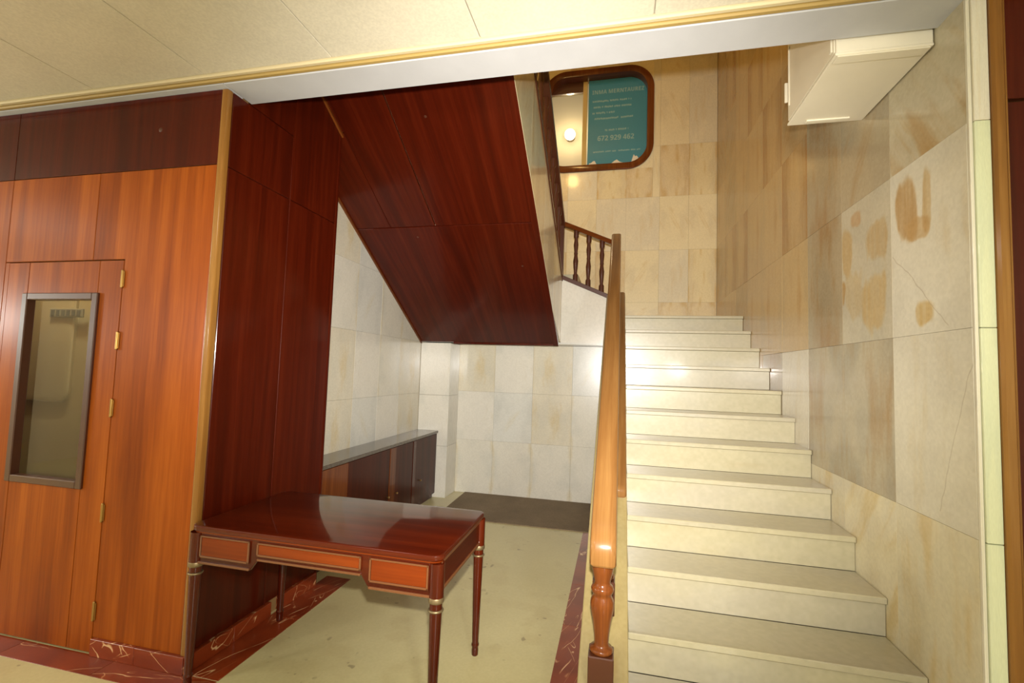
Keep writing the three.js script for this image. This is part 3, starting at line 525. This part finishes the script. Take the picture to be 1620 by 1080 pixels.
// ------------------------------------------------------------------ round-cornered window in the back wall
{
  const g = structure('window_1', 'round-cornered wooden window high in the stairwell wall', 'window');
  const { x0, x1, y0, y1, r } = WIN;
  const ring = (o, i, z0, z1, m, n) => { const s = rrect(x0 + o, x1 - o, y0 + o, y1 - o, r - o); s.holes.push(rrect(x0 + i, x1 - i, y0 + i, y1 - i, r - i, THREE.Path)); let q = new THREE.ExtrudeGeometry(s, { depth: z1 - z0 - 0.012, bevelEnabled: true, bevelThickness: 0.006, bevelSize: 0.006, bevelOffset: -0.006, bevelSegments: 2, curveSegments: 14 }); q = toCreasedNormals(q, 0.6); part(n, reuv(q), m, g, [0, 0, z0 + 0.006]); };
  ring(-0.005, 0.085, ZB - 0.17, ZB + 0.03, M.baluster, 'window_frame');
  span('sash_rail', x0 + 0.07, -0.56, y1 - 0.24, y1 - 0.075, ZB - 0.15, ZB - 0.11, M.frameWood, g);
  span('sash_post', -0.56, -0.5, y0 + 0.08, y1 - 0.08, ZB - 0.15, ZB - 0.115, std({ color: 0xc9a860, roughness: 0.6 }), g);
  const sh = rrect(x0 + 0.06, x1 - 0.06, y0 + 0.06, y1 - 0.06, r - 0.06); part('pane', new THREE.ShapeGeometry(sh, 14), M.glass, g, [0, 0, ZB - 0.1]);
  const w = structure('wall_lightwell', 'cream plaster space behind the round-cornered window', 'wall');
  span('rear_wall', -1.7, 0.9, 3.9, 6.3, -7.3, -7.2, M.plaster, w, { c: 0 }); span('side_wall', -1.8, -1.7, 3.9, 6.3, -7.3, -6.62, M.plaster, w, { c: 0 }); span('side_wall', 0.9, 1.0, 3.9, 6.3, -7.3, -6.62, M.plaster, w, { c: 0 });
  span('lightwell_floor', -1.7, 0.9, 3.9, 4.0, -7.2, -6.62, M.plaster, w, { c: 0 }); span('lightwell_ceiling', -1.7, 0.9, 6.2, 6.3, -7.2, -6.62, M.plaster, w, { c: 0 });
  // lamp beyond the glass
  const L = thing('wall_lamp', 'small glowing wall lamp seen through the round-cornered window', 'lamp', [-0.8, 5.25, -7.2]);
  part('lamp_base', lathe([[0.001, 0], [0.07, 0], [0.07, 0.02], [0.03, 0.03], [0.001, 0.03]], 20), M.agedBrass, L, [0, 0, 0], [Math.PI / 2, 0, 0]);
  const gl = part('globe', new THREE.SphereGeometry(0.085, 24, 16), std({ color: 0xfff2d0, emissive: new THREE.Color(1, 0.86, 0.55), emissiveIntensity: 6 }), L, [0, 0, 0.1]); gl.userData.label = 'glowing opal globe';
  const pl = new THREE.PointLight(new THREE.Color(1, 0.82, 0.5), 1.0, 0, 2); pl.position.set(-0.8, 5.25, -6.98); pl.castShadow = true; pl.shadow.radius = 3; scene.add(pl);
}
// teal notice behind the glass
{
  const cv = document.createElement('canvas'); cv.width = 512; cv.height = 768; const c = cv.getContext('2d');
  c.fillStyle = '#3a8794'; c.fillRect(0, 0, 512, 768);
  c.fillStyle = '#8fb0a6'; c.textAlign = 'left';
  c.font = 'bold 46px sans-serif'; c.save(); c.translate(30, 120); c.scale(1.03, 1); c.fillText('INMA MERNTAUREZ', 0, 0, 440); c.restore();
  const tr = rng(31); // the small print is too soft to read in the photograph: rows of letter-high strokes
  const row = (x, y, w, h) => { for (let q = x; q < x + w;) { const n = 5 + tr() * 9; if (tr() < 0.14) { q += 10; continue; } c.fillRect(q, y - h * (0.7 + 0.3 * tr()), n * 0.72, h * 0.8); q += n; } };
  row(36, 190, 330, 18); row(36, 238, 330, 18); row(36, 286, 190, 18); row(36, 334, 350, 18); row(150, 432, 200, 18);
  c.font = 'bold 58px sans-serif'; c.fillText('672 929 462', 84, 510, 340);
  row(50, 606, 400, 13);
  const t = new THREE.CanvasTexture(cv); t.colorSpace = THREE.SRGBColorSpace;
  const g = thing('notice', 'teal printed notice with pale lettering behind the round-cornered window', 'notice', [-0.07, 4.36, ZB - 0.112]);
  part('sheet', new THREE.BoxGeometry(0.82, 1.36, 0.003), std({ map: t, roughness: 0.6 }), g, [0, 0.68, 0]);
  const torn = (x, w, h, s) => { const sh = new THREE.Shape(); sh.moveTo(-w / 2, 0); for (let i = 0; i <= 6; i++) sh.lineTo(-w / 2 + w * i / 6, h * Math.sin((i + 0.6) / 7.2 * Math.PI) * (0.8 + 0.4 * ((i * 7 + s) % 3) / 3)); sh.lineTo(w / 2, 0); const m = part('torn_paper', new THREE.ExtrudeGeometry(sh, { depth: 0.002, bevelEnabled: false }), std({ color: 0xe6d9bb, roughness: 0.8 }), g, [x, 0.062, 0.002]); m.userData.label = 'scrap of torn cream paper'; };
  torn(-0.33, 0.15, 0.11, 1); torn(0.0, 0.24, 0.1, 2); torn(0.25, 0.12, 0.17, 0);
}
// ------------------------------------------------------------------ white metal box high on the right wall
{
  const g = thing('wall_box', 'white metal box fixed high on the marble wall above the stairs', 'metal box', [1.045, 2.889, -2.412]);
  const w = 0.355, d = 0.565;
  span('body', -w / 2 + 0.006, w / 2, 0.012, 0.6, -d / 2, d / 2, M.metalWhite, g, { c: 0.004, ts: [1, 1] });
  span('bottom_cover', -w / 2, w / 2 - 0.001, 0, 0.012, -d / 2 - 0.006, d / 2 + 0.004, M.metalWhite, g, { c: 0.004, ts: [1, 1] });
  span('side_door', -w / 2, -w / 2 + 0.0055, 0.02, 0.59, -d / 2 + 0.01, d / 2 - 0.01, M.metalWhite, g, { c: 0.002, ts: [1, 1] });
  span('stiffener', -0.1, 0.1, -0.008, 0, -d / 2 + 0.02, -d / 2 + 0.045, M.metalWhite, g, { c: 0.003, ts: [1, 1] });
  span('end_rib', -w / 2 + 0.01, w / 2 - 0.01, -0.006, 0, d / 2 - 0.05, d / 2, M.metalWhite, g, { c: 0.003, ts: [1, 1] });
  span('door_lip', -w / 2 - 0.007, -w / 2, 0.09, 0.42, -d / 2 + 0.03, -d / 2 + 0.04, M.metalWhite, g, { c: 0.002, ts: [1, 1] });
  span('hinge', -w / 2 - 0.012, -w / 2 + 0.004, 0.13, 0.24, -d / 2 - 0.012, -d / 2 + 0.001, M.metalWhite, g, { c: 0.003, ts: [1, 1] });
  span('latch', -w / 2 - 0.008, -w / 2, 0.03, 0.1, d / 2 - 0.04, d / 2 - 0.02, M.metalWhite, g, { c: 0.002, ts: [1, 1] });
}
// ------------------------------------------------------------------ desk
{
  const x0 = -1.9545, x1 = -0.6924, z0 = -2.5249, z1 = -1.8605, W = x1 - x0, D = z1 - z0, H = 0.748;
  const g = thing('writing_desk', 'dark red polished wooden desk with three drawers and turned tapering legs', 'desk', [(x0 + x1) / 2, 0, (z0 + z1) / 2]);
  const hw = W / 2, hd = D / 2;
  let top = new THREE.ExtrudeGeometry(rrect(-hw, hw, -hd, hd, 0.045), { depth: 0.014, bevelEnabled: true, bevelThickness: 0.006, bevelSize: 0.006, bevelOffset: -0.006, bevelSegments: 3, curveSegments: 8 });
  top.rotateX(-Math.PI / 2); top = reuv(toCreasedNormals(top, 0.6), 'x'); part('desk_top', top, M.desk, g, [0, H - 0.02, 0]);
  let lip = new THREE.ExtrudeGeometry(rrect(-hw + 0.008, hw - 0.008, -hd + 0.008, hd - 0.008, 0.038), { depth: 0.006, bevelEnabled: true, bevelThickness: 0.003, bevelSize: 0.003, bevelOffset: -0.003, bevelSegments: 2, curveSegments: 8 });
  lip.rotateX(-Math.PI / 2); part('top_moulding', reuv(toCreasedNormals(lip, 0.6), 'x'), M.drawer, g, [0, H - 0.032, 0]);
  const lx = hw - 0.026, lz = hd - 0.028, ytop = H - 0.034;
  for (const [sx, sz] of [[-1, 1], [1, 1], [1, -1], [-1, -1]]) {
    const leg = part('leg', reuv(lathe([[0.001, 0], [0.014, 0], [0.017, 0.004], [0.018, 0.03], [0.0165, 0.045], [0.0195, 0.05], [0.0205, 0.056], [0.0195, 0.062], [0.017, 0.066], [0.0255, 0.5], [0.0262, 0.528], [0.0265, 0.56], [0.031, 0.575], [0.031, ytop]], 24).toNonIndexed(), 'y', [0.4, 1.6]), M.desk, g, [sx * lx, 0, sz * lz]);
    for (const y of [0.523, 0.562]) { const t = new THREE.TorusGeometry(0.0275, 0.0055, 8, 28); t.rotateX(Math.PI / 2); part('collar_ring', t, M.agedBrass, leg, [0, y, 0]); }
    part('collar', lathe([[0.0275, 0.553], [0.0325, 0.556], [0.0335, 0.564], [0.0325, 0.573], [0.031, 0.576]], 24), M.agedBrass, leg);
  }
  // front apron with chamfered drops for the side drawers
  const ax0 = -lx + 0.02, ax1 = lx - 0.02, zf = hd - 0.012;
  const apron = (n, zA, zB) => part(n, prism([[ax0, 0.573], [-0.298, 0.573], [-0.262, 0.622], [0.262, 0.622], [0.298, 0.573], [ax1, 0.573], [ax1, ytop], [ax0, ytop]], 'xy', zA, zB, 'x', undefined, 0.002), M.desk, g);
  apron('front_apron', zf - 0.022, zf - 0.006); apron('rear_apron', -zf + 0.006, -zf + 0.022);
  const drawer = (a, b, ya, yb) => {
    const d = part('drawer', box(b - a - 0.016, yb - ya - 0.016, 0.012, { c: 0.003, grain: 'x' }), M.drawer, g, [(a + b) / 2, (ya + yb) / 2, zf - 0.004]);
    const w = (b - a) / 2, h = (yb - ya) / 2;
    for (const [p, q, r, s] of [[-w, w, -h, -h + 0.009], [-w, w, h - 0.007, h], [-w, -w + 0.008, -h, h], [w - 0.008, w, -h, h]]) span('bead', p, q, r, s, 0, 0.009, M.agedWood, d, { c: 0.002, grain: 'x' });
  };
  M.agedWood = phys({ color: 0x6b4023, roughness: 0.35, clearcoat: 0.5, clearcoatRoughness: 0.15 });
  drawer(ax0 + 0.012, -0.302, 0.602, 0.702); drawer(0.302, ax1 - 0.012, 0.602, 0.702); drawer(-0.262, 0.262, 0.642, 0.702);
  span('lower_bead', ax0, -0.3, 0.571, 0.582, zf - 0.01, zf + 0.002, M.agedWood, g, { grain: 'x', c: 0.003 }); span('lower_bead', 0.3, ax1, 0.571, 0.582, zf - 0.01, zf + 0.002, M.agedWood, g, { grain: 'x', c: 0.003 }); span('lower_bead', -0.26, 0.26, 0.62, 0.63, zf - 0.01, zf + 0.002, M.agedWood, g, { grain: 'x', c: 0.003 });
  for (const s of [-1, 1]) { const xx = s * (hw - 0.014);
    span('side_apron', xx - s * 0.02, xx - s * 0.004, 0.585, ytop, -lz + 0.02, lz - 0.02, M.desk, g, { grain: 'z' });
    span('side_bead', xx - s * 0.008, xx + s * 0.002, 0.583, 0.597, -lz + 0.024, lz - 0.024, M.agedWood, g, { grain: 'z', c: 0.003 }); span('side_bead', xx - s * 0.008, xx + s * 0.001, 0.7, 0.71, -lz + 0.024, lz - 0.024, M.agedWood, g, { grain: 'z', c: 0.003 }); }
}
// ------------------------------------------------------------------ low cabinet under the left wall
{
  const x0 = XW + 0.004, x1 = -2.084, za = -5.285, zb = -2.985;
  const g = thing('low_cabinet', 'long low dark wood cabinet against the pale marble wall', 'cabinet', [(x0 + x1) / 2, 0, (za + zb) / 2]);
  const cx = (x0 + x1) / 2, cz = (za + zb) / 2, hx = (x1 - x0) / 2, F = hx;
  span('body', -hx, F - 0.02, 0.05, 0.752, za - cz, zb - cz, M.cab, g); span('plinth', -hx, F - 0.035, 0, 0.05, za - cz, zb - cz, M.cab, g);
  const Z = (a, b, m, n, f = 0) => span(n, F - 0.0195, F - f, 0.055, 0.745, a - cz + 0.002, b - cz - 0.002, m, g);
  Z(-3.41, -2.985, M.baluster, 'end_panel', 0.002); const d1 = Z(-4.12, -3.41, M.cab, 'cabinet_door', 0.004); Z(-4.24, -4.12, M.baluster, 'stile', 0);
  const d2 = Z(-4.63, -4.24, M.cab, 'cabinet_door', 0.004); Z(-4.7, -4.63, M.desk, 'stile', 0); const d3 = Z(-5.285, -4.7, M.cab, 'cabinet_door', 0.004);
  for (const [d, s] of [[d1, -1], [d2, 1], [d3, 1]]) { void s; const k = lathe([[0.001, 0], [0.006, 0], [0.005, 0.01], [0.011, 0.018], [0.009, 0.024], [0.001, 0.026]], 14); part('knob', k, M.brass, d, [0.0075, -0.1, (s) * (d === d1 ? 0.33 : 0.17)], [0, 0, -Math.PI / 2]); }
  const t = thing('counter_top', 'dark grey polished stone top on the low cabinet', 'counter top', [cx, 0.753, cz]);
  span('stone_slab', -hx, F + 0.012, 0, 0.03, za - cz, zb - cz, M.counter, t, { c: 0.003, grain: 'z', ts: [0.6, 0.6] });
}
// ------------------------------------------------------------------ floor mat
{
  const g = thing('floor_mat', 'flat grey-brown mat on the floor below the pale marble wall', 'mat', [-0.94, 0.0, -5.12]);
  const sh = new THREE.Shape(); sh.moveTo(-0.86, -0.5); const r = rng(9);
  for (let i = 0; i <= 24; i++) sh.lineTo(-0.74 + i / 24 * 1.535, -0.5 + (r() - 0.5) * 0.008); sh.lineTo(0.795, 0.505); for (let i = 12; i >= 0; i--) sh.lineTo(-0.88 + i / 12 * 1.67, 0.505);
  let q = new THREE.ExtrudeGeometry(sh, { depth: 0.005, bevelEnabled: true, bevelThickness: 0.0015, bevelSize: 0.0015, bevelSegments: 1 }); q.rotateX(-Math.PI / 2); q.translate(0, 0.0015, 0);
  part('mat_sheet', reuv(toCreasedNormals(q, 0.5), 'z', [0.9, 0.9]), M.mat, g);
}
// ------------------------------------------------------------------ lobby ceiling lamps (beyond the frame)
for (const [x, z, w, d, p, label] of PANELS) {
  const g = thing('ceiling_light', label, 'ceiling light', [x, 2.968, z]);
  for (const [a, b, c2, e] of [[-w / 2 - 0.03, w / 2 + 0.03, -d / 2 - 0.03, -d / 2], [-w / 2 - 0.03, w / 2 + 0.03, d / 2, d / 2 + 0.03], [-w / 2 - 0.03, -w / 2, -d / 2, d / 2], [w / 2, w / 2 + 0.03, -d / 2, d / 2]]) span('frame', a, b, -0.03, 0, c2, e, M.metalWhite, g, { c: 0.003 });
  part('diffuser', new THREE.BoxGeometry(w, 0.008, d), std({ color: 0xfff6de, emissive: LAMP_COL, emissiveIntensity: 3.5, roughness: 0.6 }), g, [0, -0.012, 0]);
  const l = new THREE.RectAreaLight(LAMP_COL, p, w, d); l.position.set(x, 2.968 - 0.034, z); l.lookAt(x, 0, z); scene.add(l);
}
for (const [x, y, z, p, label] of FILL_GLOBES) {  // globes on poles, added out of view to brighten ceiling, floor and walls
  const g = thing('added_floor_lamp', label, 'lamp', [x, 0, z]);
  part('base', lathe([[0.001, 0], [0.15, 0], [0.15, 0.012], [0.03, 0.03], [0.012, 0.05]], 28), M.agedBrass, g);
  part('pole', new THREE.CylinderGeometry(0.01, 0.012, y - 0.18, 12), M.agedBrass, g, [0, (y - 0.1) / 2, 0]);
  part('globe', new THREE.SphereGeometry(0.14, 28, 18), std({ color: 0xfff6de, emissive: LAMP_COL, emissiveIntensity: 4, roughness: 0.4 }), g, [0, y, 0]);
  const l = new THREE.PointLight(LAMP_COL, p, 0, 2); l.position.set(x, y, z); l.castShadow = true; l.shadow.radius = 7; scene.add(l);
}
{
  const [x, y, z, p] = UPSTAIRS, g = thing('pendant_lamp', 'warm opal globe pendant high over the upper stair flight', 'lamp', [x, y, z]);
  part('rod', new THREE.CylinderGeometry(0.008, 0.008, 6.4 - y - 0.1, 10), M.agedBrass, g, [0, (6.4 - y + 0.1) / 2, 0]);
  part('globe', new THREE.SphereGeometry(0.13, 28, 18), std({ color: 0xffe9c0, emissive: WARM, emissiveIntensity: 4, roughness: 0.4 }), g);
  const l = new THREE.PointLight(WARM, p, 0, 2); l.position.set(x, y, z); l.castShadow = true; l.shadow.radius = 6; scene.add(l);
}
renderer.render(scene, camera);
